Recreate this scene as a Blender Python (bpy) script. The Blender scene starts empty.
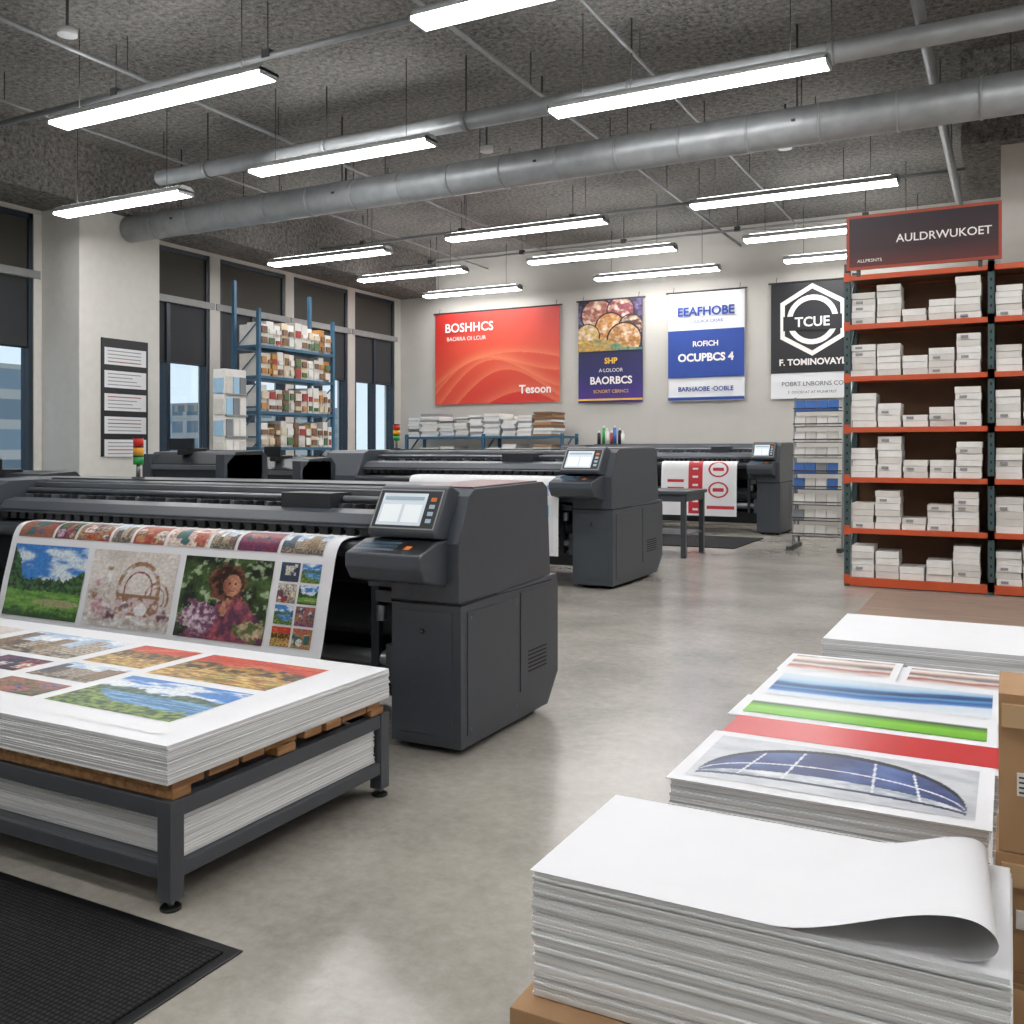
import bpy, bmesh, math, random
from mathutils import Vector, Matrix, noise
random.seed(7)
R = random.Random(11)
scene = bpy.context.scene
try:
    scene.view_settings.view_transform = 'Standard'
except Exception: pass

# ---------------------------------------------------------------- materials
def lin(h):
    h = h.lstrip('#')
    out = []
    for i in (0, 2, 4):
        c = int(h[i:i+2], 16)/255
        out.append(c/12.92 if c <= .04045 else ((c+.055)/1.055)**2.4)
    return (*out, 1)

def newmat(name):
    m = bpy.data.materials.new(name); m.use_nodes = True
    nt = m.node_tree
    return m, nt, nt.nodes['Principled BSDF']

def simple(name, col, rough=.5, metal=0, var=.06, scale=8, bump=0, spec=None):
    m, nt, b = newmat(name)
    c = lin(col)
    n = nt.nodes.new('ShaderNodeTexNoise'); n.inputs['Scale'].default_value = scale; n.inputs['Detail'].default_value = 5
    tc = nt.nodes.new('ShaderNodeTexCoord'); nt.links.new(tc.outputs['Object'], n.inputs['Vector'])
    r = nt.nodes.new('ShaderNodeValToRGB')
    r.color_ramp.elements[0].position = .3; r.color_ramp.elements[1].position = .7
    r.color_ramp.elements[0].color = (c[0]*(1-var), c[1]*(1-var), c[2]*(1-var), 1)
    r.color_ramp.elements[1].color = (min(1, c[0]*(1+var)), min(1, c[1]*(1+var)), min(1, c[2]*(1+var)), 1)
    nt.links.new(n.outputs['Fac'], r.inputs['Fac']); nt.links.new(r.outputs['Color'], b.inputs['Base Color'])
    b.inputs['Roughness'].default_value = rough; b.inputs['Metallic'].default_value = metal
    if spec is not None: b.inputs['Specular IOR Level'].default_value = spec
    if bump:
        bp = nt.nodes.new('ShaderNodeBump'); bp.inputs['Strength'].default_value = bump; bp.inputs['Distance'].default_value = .01
        nt.links.new(n.outputs['Fac'], bp.inputs['Height']); nt.links.new(bp.outputs['Normal'], b.inputs['Normal'])
    return m

def emis(name, col, s):
    m, nt, b = newmat(name)
    b.inputs['Base Color'].default_value = lin(col)
    b.inputs['Emission Color'].default_value = lin(col); b.inputs['Emission Strength'].default_value = s
    return m

def math_node(nt, op, a=None, b=None):
    n = nt.nodes.new('ShaderNodeMath'); n.operation = op
    for i, v in enumerate((a, b)):
        if v is None: continue
        if isinstance(v, (int, float)): n.inputs[i].default_value = v
        else: nt.links.new(v, n.inputs[i])
    return n.outputs[0]

def photo(name, stops, scale=5, a=1.0, b=.5, mode='v', rough=.35, seed=0, detail=8):
    m, nt, bs = newmat(name)
    tc = nt.nodes.new('ShaderNodeTexCoord')
    mp = nt.nodes.new('ShaderNodeMapping'); mp.inputs['Location'].default_value = (seed*3.7, seed*1.3, seed)
    nt.links.new(tc.outputs['UV'], mp.inputs['Vector'])
    n = nt.nodes.new('ShaderNodeTexNoise'); n.inputs['Scale'].default_value = scale; n.inputs['Detail'].default_value = detail
    n.inputs['Roughness'].default_value = .65
    nt.links.new(mp.outputs[0], n.inputs['Vector'])
    sp = nt.nodes.new('ShaderNodeSeparateXYZ'); nt.links.new(tc.outputs['UV'], sp.inputs[0])
    base = sp.outputs['Y'] if mode == 'v' else sp.outputs['X']
    nb = math_node(nt, 'MULTIPLY', math_node(nt, 'SUBTRACT', n.outputs['Fac'], .5), b)
    f = math_node(nt, 'ADD', math_node(nt, 'MULTIPLY', base, a), nb)
    r = nt.nodes.new('ShaderNodeValToRGB'); cr = r.color_ramp
    while len(cr.elements) < len(stops): cr.elements.new(.5)
    for e, (p, c) in zip(cr.elements, stops):
        e.position = p; e.color = lin(c)
    nt.links.new(f, r.inputs['Fac']); nt.links.new(r.outputs['Color'], bs.inputs['Base Color'])
    bs.inputs['Roughness'].default_value = rough
    return m

def inkmat(name, rough):
    m, nt, b = newmat(name)
    a = nt.nodes.new('ShaderNodeAttribute'); a.attribute_name = 'Ink'
    nt.links.new(a.outputs['Color'], b.inputs['Base Color']); b.inputs['Roughness'].default_value = rough
    return m
INK = inkmat('printed_ink', .4)

def concrete():
    m, nt, b = newmat('polished_concrete')
    tc = nt.nodes.new('ShaderNodeTexCoord')
    n1 = nt.nodes.new('ShaderNodeTexNoise'); n1.inputs['Scale'].default_value = .9; n1.inputs['Detail'].default_value = 9; n1.inputs['Roughness'].default_value = .62
    n2 = nt.nodes.new('ShaderNodeTexNoise'); n2.inputs['Scale'].default_value = 16; n2.inputs['Detail'].default_value = 10; n2.inputs['Roughness'].default_value = .75
    for n in (n1, n2): nt.links.new(tc.outputs['Object'], n.inputs['Vector'])
    f = math_node(nt, 'ADD', math_node(nt, 'MULTIPLY', n1.outputs['Fac'], .6), math_node(nt, 'MULTIPLY', n2.outputs['Fac'], .4))
    r = nt.nodes.new('ShaderNodeValToRGB')
    r.color_ramp.elements[0].position = .37; r.color_ramp.elements[1].position = .63
    r.color_ramp.elements[0].color = lin('#86817a'); r.color_ramp.elements[1].color = lin('#aca79e')
    nt.links.new(f, r.inputs['Fac']); nt.links.new(r.outputs['Color'], b.inputs['Base Color'])
    rr = math_node(nt, 'ADD', math_node(nt, 'MULTIPLY', n1.outputs['Fac'], .22), .12)
    nt.links.new(rr, b.inputs['Roughness'])
    b.inputs['Specular IOR Level'].default_value = .55
    return m

def ceilmat():
    m, nt, b = newmat('sprayed_acoustic_ceiling')
    tc = nt.nodes.new('ShaderNodeTexCoord')
    n1 = nt.nodes.new('ShaderNodeTexNoise'); n1.inputs['Scale'].default_value = 15; n1.inputs['Detail'].default_value = 10; n1.inputs['Roughness'].default_value = .9
    n2 = nt.nodes.new('ShaderNodeTexNoise'); n2.inputs['Scale'].default_value = .8; n2.inputs['Detail'].default_value = 3
    for n in (n1, n2): nt.links.new(tc.outputs['Object'], n.inputs['Vector'])
    f = math_node(nt, 'ADD', math_node(nt, 'MULTIPLY', n1.outputs['Fac'], .88), math_node(nt, 'MULTIPLY', n2.outputs['Fac'], .12))
    r = nt.nodes.new('ShaderNodeValToRGB')
    r.color_ramp.elements[0].position = .4; r.color_ramp.elements[1].position = .6
    r.color_ramp.elements[0].color = lin('#262523'); r.color_ramp.elements[1].color = lin('#a19e99')
    nt.links.new(f, r.inputs['Fac']); nt.links.new(r.outputs['Color'], b.inputs['Base Color'])
    b.inputs['Roughness'].default_value = .95
    bp = nt.nodes.new('ShaderNodeBump'); bp.inputs['Strength'].default_value = .8; bp.inputs['Distance'].default_value = .03
    nt.links.new(n1.outputs['Fac'], bp.inputs['Height']); nt.links.new(bp.outputs['Normal'], b.inputs['Normal'])
    return m

def papermat(name, c0='#c9cbcd', c1='#f4f5f6', scale=160):
    m, nt, b = newmat(name)
    tc = nt.nodes.new('ShaderNodeTexCoord')
    mp = nt.nodes.new('ShaderNodeMapping'); mp.inputs['Scale'].default_value = (.6, .6, scale)
    nt.links.new(tc.outputs['Object'], mp.inputs['Vector'])
    n = nt.nodes.new('ShaderNodeTexNoise'); n.inputs['Scale'].default_value = 1.0; n.inputs['Detail'].default_value = 3
    nt.links.new(mp.outputs[0], n.inputs['Vector'])
    r = nt.nodes.new('ShaderNodeValToRGB')
    r.color_ramp.elements[0].position = .32; r.color_ramp.elements[1].position = .5
    r.color_ramp.elements[0].color = lin(c0); r.color_ramp.elements[1].color = lin(c1)
    nt.links.new(n.outputs['Fac'], r.inputs['Fac']); nt.links.new(r.outputs['Color'], b.inputs['Base Color'])
    b.inputs['Roughness'].default_value = .7
    return m

def matmat():
    m, nt, b = newmat('ribbed_rubber')
    tc = nt.nodes.new('ShaderNodeTexCoord')
    v = nt.nodes.new('ShaderNodeTexVoronoi'); v.inputs['Scale'].default_value = 60; v.inputs['Randomness'].default_value = .1
    nt.links.new(tc.outputs['Object'], v.inputs['Vector'])
    r = nt.nodes.new('ShaderNodeValToRGB')
    r.color_ramp.elements[0].position = .1; r.color_ramp.elements[1].position = .6
    r.color_ramp.elements[0].color = lin('#414143'); r.color_ramp.elements[1].color = lin('#0c0c0d')
    nt.links.new(v.outputs['Distance'], r.inputs['Fac']); nt.links.new(r.outputs['Color'], b.inputs['Base Color'])
    bp = nt.nodes.new('ShaderNodeBump'); bp.inputs['Strength'].default_value = .7; bp.inputs['Distance'].default_value = .005; bp.invert = True
    nt.links.new(v.outputs['Distance'], bp.inputs['Height']); nt.links.new(bp.outputs['Normal'], b.inputs['Normal'])
    b.inputs['Roughness'].default_value = .85; b.inputs['Specular IOR Level'].default_value = .2
    return m

def facade(name, mortar, c1, c2, w, h):
    m, nt, b = newmat(name)
    tc = nt.nodes.new('ShaderNodeTexCoord')
    sp = nt.nodes.new('ShaderNodeSeparateXYZ'); nt.links.new(tc.outputs['Object'], sp.inputs[0])
    xy = math_node(nt, 'ADD', sp.outputs['Y'], sp.outputs['X'])
    cb = nt.nodes.new('ShaderNodeCombineXYZ'); nt.links.new(xy, cb.inputs[0]); nt.links.new(sp.outputs['Z'], cb.inputs[1])
    br = nt.nodes.new('ShaderNodeTexBrick'); br.offset = 0
    br.inputs['Color1'].default_value = lin(c1); br.inputs['Color2'].default_value = lin(c2); br.inputs['Mortar'].default_value = lin(mortar)
    br.inputs['Scale'].default_value = 1; br.inputs['Mortar Size'].default_value = .22; br.inputs['Brick Width'].default_value = w; br.inputs['Row Height'].default_value = h
    nt.links.new(cb.outputs[0], br.inputs['Vector']); nt.links.new(br.outputs['Color'], b.inputs['Base Color'])
    return m

def glassmat():
    m = bpy.data.materials.new('window_glass'); m.use_nodes = True; nt = m.node_tree
    for n in list(nt.nodes): nt.nodes.remove(n)
    o = nt.nodes.new('ShaderNodeOutputMaterial'); mx = nt.nodes.new('ShaderNodeMixShader')
    t = nt.nodes.new('ShaderNodeBsdfTransparent'); g = nt.nodes.new('ShaderNodeBsdfGlossy')
    t.inputs[0].default_value = (.88, .94, .97, 1); g.inputs['Roughness'].default_value = .03
    mx.inputs[0].default_value = .06
    nt.links.new(t.outputs[0], mx.inputs[1]); nt.links.new(g.outputs[0], mx.inputs[2]); nt.links.new(mx.outputs[0], o.inputs[0])
    return m

def woodmat(name, a, b_, sc=(3, 30, 30)):
    m, nt, b = newmat(name)
    tc = nt.nodes.new('ShaderNodeTexCoord'); mp = nt.nodes.new('ShaderNodeMapping'); mp.inputs['Scale'].default_value = sc
    nt.links.new(tc.outputs['Object'], mp.inputs['Vector'])
    n = nt.nodes.new('ShaderNodeTexNoise'); n.inputs['Scale'].default_value = 1.2; n.inputs['Detail'].default_value = 6
    nt.links.new(mp.outputs[0], n.inputs['Vector'])
    r = nt.nodes.new('ShaderNodeValToRGB'); r.color_ramp.elements[0].position = .3; r.color_ramp.elements[1].position = .7
    r.color_ramp.elements[0].color = lin(a); r.color_ramp.elements[1].color = lin(b_)
    nt.links.new(n.outputs['Fac'], r.inputs['Fac']); nt.links.new(r.outputs['Color'], b.inputs['Base Color'])
    b.inputs['Roughness'].default_value = .7
    return m

M = dict(
    floor=concrete(), ceil=ceilmat(), wall=simple('painted_wall', '#bfbcb5', .8, var=.03, scale=2),
    colw=simple('painted_column', '#d2d0ca', .8, var=.03), glass=glassmat(),
    facade=facade('building_facade_stone', '#a19c94', '#4c5b66', '#71818c', 1.6, 1.3), facade2=facade('building_facade_glass', '#8d969c', '#6d8ca2', '#99b3c2', 2.2, 1.0),
    facade3=facade('building_facade_brick', '#908478', '#4f5a62', '#7a8890', 1.3, 1.5),
    frame=simple('window_frame_navy', '#27323d', .45), blind=simple('roller_blind_fabric', '#35373a', .85, scale=60),
    blind2=simple('upper_blind_fabric', '#45443e', .85, scale=60), trim=simple('transom_grey', '#8d8f8e', .5),
    steel=simple('galvanized_duct', '#a2a6a8', .42, .35, var=.14, scale=6), conduit=simple('conduit_metal', '#8c8f90', .45, .3, var=.1),
    dkmetal=simple('dark_bracket', '#444445', .5, .3), lampw=simple('lamp_housing', '#c9cccd', .4),
    tube=emis('lamp_diffuser', '#fdfcfc', 30), ceilfill=emis('added_ceiling_fill', '#fdfcfc', 13), cable=simple('cable_black', '#2a2a2a', .6),  # the weaker glow is an added ceiling brightener
    body=simple('printer_charcoal', '#43484f', .38, var=.04, scale=30), body2=simple('printer_dark', '#2c2f34', .36, var=.05),
    black=simple('black_plastic', '#151618', .35), rail=simple('rail_aluminium', '#7d8085', .3, .7), seam=simple('panel_seam', '#0e0f10', .7),
    ridge=simple('printer_top_cover', '#55464a', .35), key=simple('keypad_blue', '#4b6579', .5), orange=simple('button_orange', '#d8742a', .5),
    screen=emis('touch_screen', '#b9c3ca', .4), screenui=emis('screen_ui', '#8ea1ad', .3), screenui2=emis('screen_ui_light', '#d6dcdf', .35),
    paper=papermat('stacked_paper', '#c0c2c5', '#eaeaeb'), paper2=papermat('stacked_paper_grey', '#b2b5b9', '#dfe1e3'), sheet=simple('paper_sheet', '#dfe0e3', .6, var=.01),
    tframe=simple('table_frame_grey', '#484c52', .45), wood=woodmat('pallet_wood', '#6b4a2e', '#b98a5a', (30, 3, 30)),
    rubber=matmat(), card=simple('cardboard', '#a88460', .85, var=.05, scale=12), tape=simple('packing_tape', '#bf9f78', .4),
    brownsheet=woodmat('brown_grain', '#857066', '#9a8371', (2, 14, 14)),
    rackup=simple('rack_upright_green', '#354b4c', .5), rackbeam=simple('rack_beam_orange', '#bf4f28', .5), rackback=simple('rack_back_board', '#735540', .8, var=.12, scale=3),
    boxw=simple('carton_white', '#e0deda', .7), boxw2=simple('carton_offwhite', '#cfccc6', .7), boxl=simple('carton_label_grey', '#8f8f92', .7),
    teal=simple('rack_teal', '#34607c', .45),
    g_brown=simple('goods_brown', '#7a5c46', .6), g_red=simple('goods_red', '#9c3a34', .6), g_cream=simple('goods_cream', '#d2c4aa', .6), g_grey=simple('goods_grey', '#7b8186', .6),
    g_amber=simple('goods_amber', '#b5834a', .6), g_green=simple('goods_green', '#55704e', .6),
    blue=simple('brochure_blue', '#2c66b0', .5), lblue=simple('brochure_light_blue', '#9fc4dd', .5),
    red=simple('lamp_red', '#d42a20', .3), yellow=simple('lamp_amber', '#e0a020', .3), green=simple('lamp_green', '#2a9a48', .3),
    white=simple('print_white', '#dddee0', .5, var=.01), dark=simple('print_black', '#1d1e22', .5), txtw=simple('ink_white', '#ece8e4', .6, var=.01),
    txtb=simple('ink_blue', '#24408e', .6), blueb=simple('banner_blue', '#234493', .6, var=.03),
    yel=simple('ink_yellow', '#dfb348', .6), signb=simple('sign_border', '#a03f26', .5),
    cred=simple('print_red', '#c22a2e', .3, var=.03),
)
P = dict(
    violetg=photo('banner_violet_gradient', [(0, '#4a2f84'), (.5, '#2a2a60'), (1, '#232448')], 3, 1, .1, 'v', .6, seed=13),
    signg=photo('sign_gradient', [(0, '#5a2522'), (.35, '#341a20'), (1, '#241620')], 3, 1, .15, 'v', .5, seed=14),
    greengrad=photo('print_green_bands', [(0, '#5da822'), (.5, '#7fc02e'), (.75, '#4c8f20'), (.88, '#202820'), (1, '#b9bdb8')], 2, 1, .05, 'v', seed=16, detail=2),
    multi=photo('print_multi_bands', [(0, '#e0dfdc'), (.25, '#a0463a'), (.4, '#d9d2c8'), (.55, '#5b6470'), (.7, '#c9a08a'), (.85, '#e0dfdc'), (1, '#6a4038')], 3, 1, .25, 'v', seed=17, detail=3),
)

# ---------------------------------------------------------------- picture painters (vertex ink colours)
def C(h): return Vector(lin(h)[:3])
def fb(u, v, s, seed, o=4): return noise.fractal(Vector((u*s+seed*13.1, v*s+seed*4.3, seed*2.1)), .9, 2.1, o)
def mix(a, b, t): t = max(0, min(1, t)); return a*(1-t)+b*t
def ss(a, b, x): t = max(0, min(1, (x-a)/(b-a))); return t*t*(3-2*t)
def grain(f, sd, k=.45, s=38):
    def g(u, v): return f(u, v)*(1+k*fb(u, v, s, sd+90, 3))*.88
    return g
def p_garden(sd=1):
    sky, cl, tr, tr2, lw, lw2 = map(C, ('#3a7fcb', '#dbe9f5', '#152c15', '#4a7336', '#7fae48', '#4a7d30'))
    def f(u, v):
        n = fb(u, v, 18, sd); line = .52+.09*fb(u, 0, 8, sd+2)+.4*ss(.26, .0, u)+.15*ss(.8, 1, u)
        if v > line+.05*n: return mix(sky, cl, ss(-.1, .5, fb(u, v*2.2, 3, sd+3)+.35*(1-v)))
        if v > .36+.03*fb(u, 0, 9, sd+4): return mix(tr, tr2, .35+n*1.6)
        c = mix(lw, lw2, .4+.9*fb(u, v*4, 6, sd+5))
        if ell(u, v, .7, .22, .3, .05) < 1+.3*n: c = mix(c, C('#b8a584'), .7)
        return mix(c, tr, ss(.16, .04, v+.08*n)*.8)
    return grain(f, sd)
def p_lake(sd=2):
    sky, cl, mt, mt2, wa, wa2, gr, gr2 = map(C, ('#4287cf', '#e6eef6', '#30503f', '#6a8676', '#24699f', '#86bbdf', '#21451b', '#88a347'))
    def f(u, v):
        n = fb(u, v, 18, sd)
        if v < .3+.25*ss(.4, 0, u)+.07*fb(u, 0, 9, sd+1)-.12*u+.05*n: return mix(gr, gr2, .4+n*1.6)
        if v > .64+.09*fb(u, 0, 5, sd+2)+.02*n: return mix(sky, cl, ss(-.1, .4, fb(u, v*2.5, 3, sd+3)))
        if v > .52: return mix(mt, mt2, .4+n*1.4)
        return mix(wa, wa2, .35+1.1*fb(u*.8, v*7, 6, sd+4))
    return grain(f, sd)
def p_autumn(sd=3):
    a, b_, c, d, e, g = map(C, ('#c13424', '#e5854a', '#3d2a1a', '#8a5a2c', '#cf9c42', '#ead08a'))
    def f(u, v):
        n = fb(u, v, 18, sd)
        if v > .68+.07*fb(u, 0, 7, sd+1): return mix(a, b_, .1+.8*fb(u, v*3, 3, sd+2))
        if v > .42+.05*n:
            k = noise.cell(Vector((u*16, v*11, sd))); return mix(c, e, .15+.55*k+.6*n)
        return mix(mix(d, C('#5a6b34'), ss(.0, .3, fb(u, v, 5, sd+7))), mix(e, g, n+.4), .5+1.2*fb(u, v*3, 9, sd+4))
    return grain(f, sd)
def p_street(sd=4):
    rr = random.Random(sd); bl = [(C(rr.choice(['#a58a6c', '#7e6a5c', '#b9a892', '#8d5a48', '#5d6a78', '#c4b4a0'])), rr.uniform(.45, .92)) for _ in range(7)]
    sky, rd, wn = C('#98b8d8'), C('#4c4a48'), C('#222a33')
    def f(u, v):
        n = fb(u, v, 20, sd); i = min(6, int(u*7)); col, h = bl[i]
        if v < .2+.03*n: return mix(rd, C('#b0a08c'), .35+n*1.5)
        if v > h: return mix(sky, C('#eef3f7'), .4+fb(u, v, 4, sd))
        fu, fv = (u*21) % 1, (v*13) % 1
        return mix(wn, col, .2+n) if (.3 < fu < .75 and .25 < fv < .75) else mix(col, col*.5, .3+n)
    return grain(f, sd)
def ell(u, v, cx, cy, rx, ry): return math.hypot((u-cx)/rx, (v-cy)/ry)
def p_still(sd=5):
    bg, bg2, gold, rose, wine, wh = map(C, ('#e3dbd4', '#b9aca2', '#9a7250', '#bd7f86', '#6a303c', '#ecebe9'))
    def f(u, v):
        n = fb(u, v, 14, sd); c = mix(bg, bg2, .15+.5*fb(u, v, 3, sd+1))
        for cx, cy, r in ((.6, .5, .25), (.82, .42, .14)):
            d = ell(u, v, cx, cy, r, r*1.5)
            if v > cy-.1 and .84 < d < 1.0: c = mix(gold, wh, .1+.9*n)
            if v > cy-.1 and .6 < d < .66: c = mix(wine, rose, .3+n)
        if .36 < u < .86 and .16 < v < .42: c = mix(mix(rose, wh, .5), gold, ss(.05, .35, n))
        if abs(v-.42) < .02 and .36 < u < .86: c = gold
        if v < .16+.02*n: c = mix(bg2, wh, .4+n)
        for cx, cy, r, col in ((.18, .24, .12, rose), (.3, .15, .08, wine), (.08, .4, .07, gold), (.92, .2, .08, wine), (.12, .56, .04, rose), (.48, .28, .05, wine), (.66, .26, .07, wh)):
            d = ell(u, v, cx, cy, r, r*1.2)
            if d < 1+.15*n: c = mix(col, wh, .05+.5*d+.7*fb(u, v, 22, sd+2))
        if .2 < u < .27 and .25 < v < .8: c = mix(wh, gold, .3+n)
        return c
    return grain(f, sd, .25)
def p_portrait(sd=6):
    g1, g2, g3, hair, skin, top, top2 = map(C, ('#161e14', '#46602f', '#9fb48c', '#2a1812', '#c48b70', '#5c3450', '#b05a62'))
    def f(u, v):
        n = fb(u, v, 16, sd); c = mix(mix(g1, g2, .45+1.3*fb(u, v, 6, sd+1)), g3, ss(.2, .5, fb(u, v, 10, sd+2)))
        if v < .62-abs(u-.62)*1.1+.05*n: c = mix(top, top2, .4+1.4*fb(u*2, v, 6, sd+3))
        if .3 < v < .7 and abs(u-.62+(.7-v)*.3) < .045+.01*n: c = mix(skin, C('#7e4a38'), .3+n)
        if ell(u, v, .52, .7, .2, .22) < 1+.25*n: c = mix(hair, C('#80503a'), .3+1.3*n)
        if ell(u, v, .58, .67, .1, .13) < 1: c = mix(skin, C('#7e4a3a'), ss(.63, .48, u)*.9)
        for ex in (.55, .62):
            if ell(u, v, ex, .69, .013, .012) < 1: c = hair
        if ell(u, v, .585, .6, .03, .01) < 1: c = C('#8e3a3c')
        if ell(u, v, .25, .25, .2, .2) < 1+.5*n: c = mix(C('#d8c4cc'), C('#7c4a6c'), .4+n*2)
        if ell(u, v, .85, .15, .16, .12) < 1+.5*n: c = mix(C('#c8b090'), C('#5c6a3c'), .4+n*2)
        return c
    return grain(f, sd)
def p_prod(sd):
    rr = random.Random(sd*7+1); pal = [C(x) for x in rr.sample(['#a43a34', '#e6e0d6', '#3d5e86', '#b99a68', '#3f2f2c', '#3f6a56', '#906a52', '#e9e6e2', '#5a3a62', '#25455e', '#b7705a'], 5)]
    cs = [(rr.uniform(.1, .9), rr.uniform(.15, .85), rr.uniform(.08, .22), rr.randrange(1, 5), rr.random() < .5) for _ in range(9)]
    def f(u, v):
        n = fb(u, v, 12, sd); c = mix(pal[0], pal[1], .5*v+.8*n+.2)
        for cx, cy, r, k, circ in cs:
            if (ell(u, v, cx, cy, r, r*1.2) < 1+.2*n) if circ else (abs(u-cx) < r*.7 and abs(v-cy) < r*1.1): c = mix(pal[k], pal[(k+1) % 5], .25+1.4*n)
        return c
    return grain(f, sd, .5)
def p_crowd(sd=9):
    bg = C('#2f2340'); cs = [(.3, .72, .24, C('#a06054')), (.66, .78, .2, C('#8a4350')), (.5, .45, .22, C('#c08446')), (.82, .45, .18, C('#5c3a34')), (.15, .3, .18, C('#c8aa68')), (.72, .2, .25, C('#a8743a'))]
    def f(u, v):
        n = fb(u, v, 9, sd); c = mix(bg, C('#7a6a9a'), .4+n)
        for cx, cy, r, col in cs:
            d = ell(u, v, cx, cy, r, r*1.3)
            if d < 1: c = mix(col, C('#e8cdb4'), .2+.4*math.sin(d*7+math.atan2(v-cy, u-cx)*2+3*n)*.5+n*1.3)
            elif d < 1.1: c = C('#22161f')
        if v < .14+.1*math.sin(u*5): c = mix(C('#d09a3c'), C('#3f8a7a'), u+n*.6)
        return c
    return grain(f, sd, .5, 20)
def p_redwave(u, v):
    a, b_, c = C('#bb302a'), C('#cd4c38'), C('#e58a64')
    x, y = u*3.2, v*2.1
    w = y-.62*math.sin(x*1.05+.2)-.3*x+.6
    col = mix(a, b_, .5+.5*math.sin(w*2.2))
    for k in range(5):
        ww = w*(1+.2*k)-.42*k+.22*math.sin(x*1.7+k*1.3)+.3
        s = ww if 0 < ww < 1.0 else 1
        col = mix(col, c, .55*(1-s)**6)
    return col
def p_bluebands(u, v):
    n = fb(u, v, 3, 71); w = v+.10*math.sin(u*3.2+.5)-.12*u+.03*n
    if v > .94 or v < .05: return C('#d9dde1')
    st = [(-.2, '#d6dce2'), (.2, '#c5d1dc'), (.27, '#2e7cc2'), (.36, '#1a4a8c'), (.44, '#4a94c8'), (.5, '#10305c'), (.6, '#1f5a94'), (.68, '#8ab4d4'), (.8, '#b9cbd8'), (1.3, '#d9dde1')]
    for (p0, c0), (p1, c1) in zip(st[:-1], st[1:]):
        if w <= p1: return mix(C(c0), C(c1), (w-p0)/(p1-p0))
    return C('#d9dde1')
def p_stadium(u, v):
    pale, d, b1, b2, wh, gl = map(C, ('#c6c9cd', '#1b1f2a', '#27386a', '#4f6ba4', '#d4d7da', '#8a97a3'))
    n = fb(u, v, 8, 73); c = mix(pale, C('#a6acb3'), .3+n*.6)
    r = (u-.5)/.47
    if abs(r) < 1:
        q = math.sqrt(1-r*r); top = .12+.78*q; bot = .07+.12*q
        if bot < v < top:
            c = mix(b1, b2, .2+.8*fb(u*1.5, v, 4, 74)+.3*(v-.4))
            if v < bot+.16*q: c = mix(gl, wh, .3+n)
            for k in (-.72, -.36, .36, .72):
                if abs(r-k*(1-.25*v)) < .009: c = wh
            if abs(v-(bot+(top-bot)*.5)) < .012: c = wh
        if abs(v-top) < .035: c = d
        if abs(v-bot) < .02: c = mix(d, b1, .4)
    return c
def p_white_text(u, v):
    w = C('#d9dadd')
    if .72 < v < .86 and .1 < u < .9: return mix(w, C('#4a90c8'), .8 if fb(u*4, v, 6, 80) > -.05 else 0)
    if .45 < v < .6 and .55 < u < .9: return C('#6fb0d8')
    if v < .3 and .2 < u < .85: return mix(w, C('#7fa8a0'), .7 if ell(u, v, .55, .16, .25, .1) < 1 else 0)
    return w
def p_logo(u, v):
    w = C('#dcdcde'); r = C('#b82a32')
    if u < .36: return r if (.55 < v < .6 or .42 < v < .46) and .06 < u < .3 else w
    if u < .56: return w if abs(((v*7) % 1)-.5) < .12 and .42 < u < .5 else r
    for cy in (.78, .42):
        d = ell(u, v, .78, cy, .14, .14)
        if .8 < d < 1 or (d < .55 and abs(v-cy) < .03): return r
    return r if .08 < v < .14 and u > .62 else w

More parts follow.
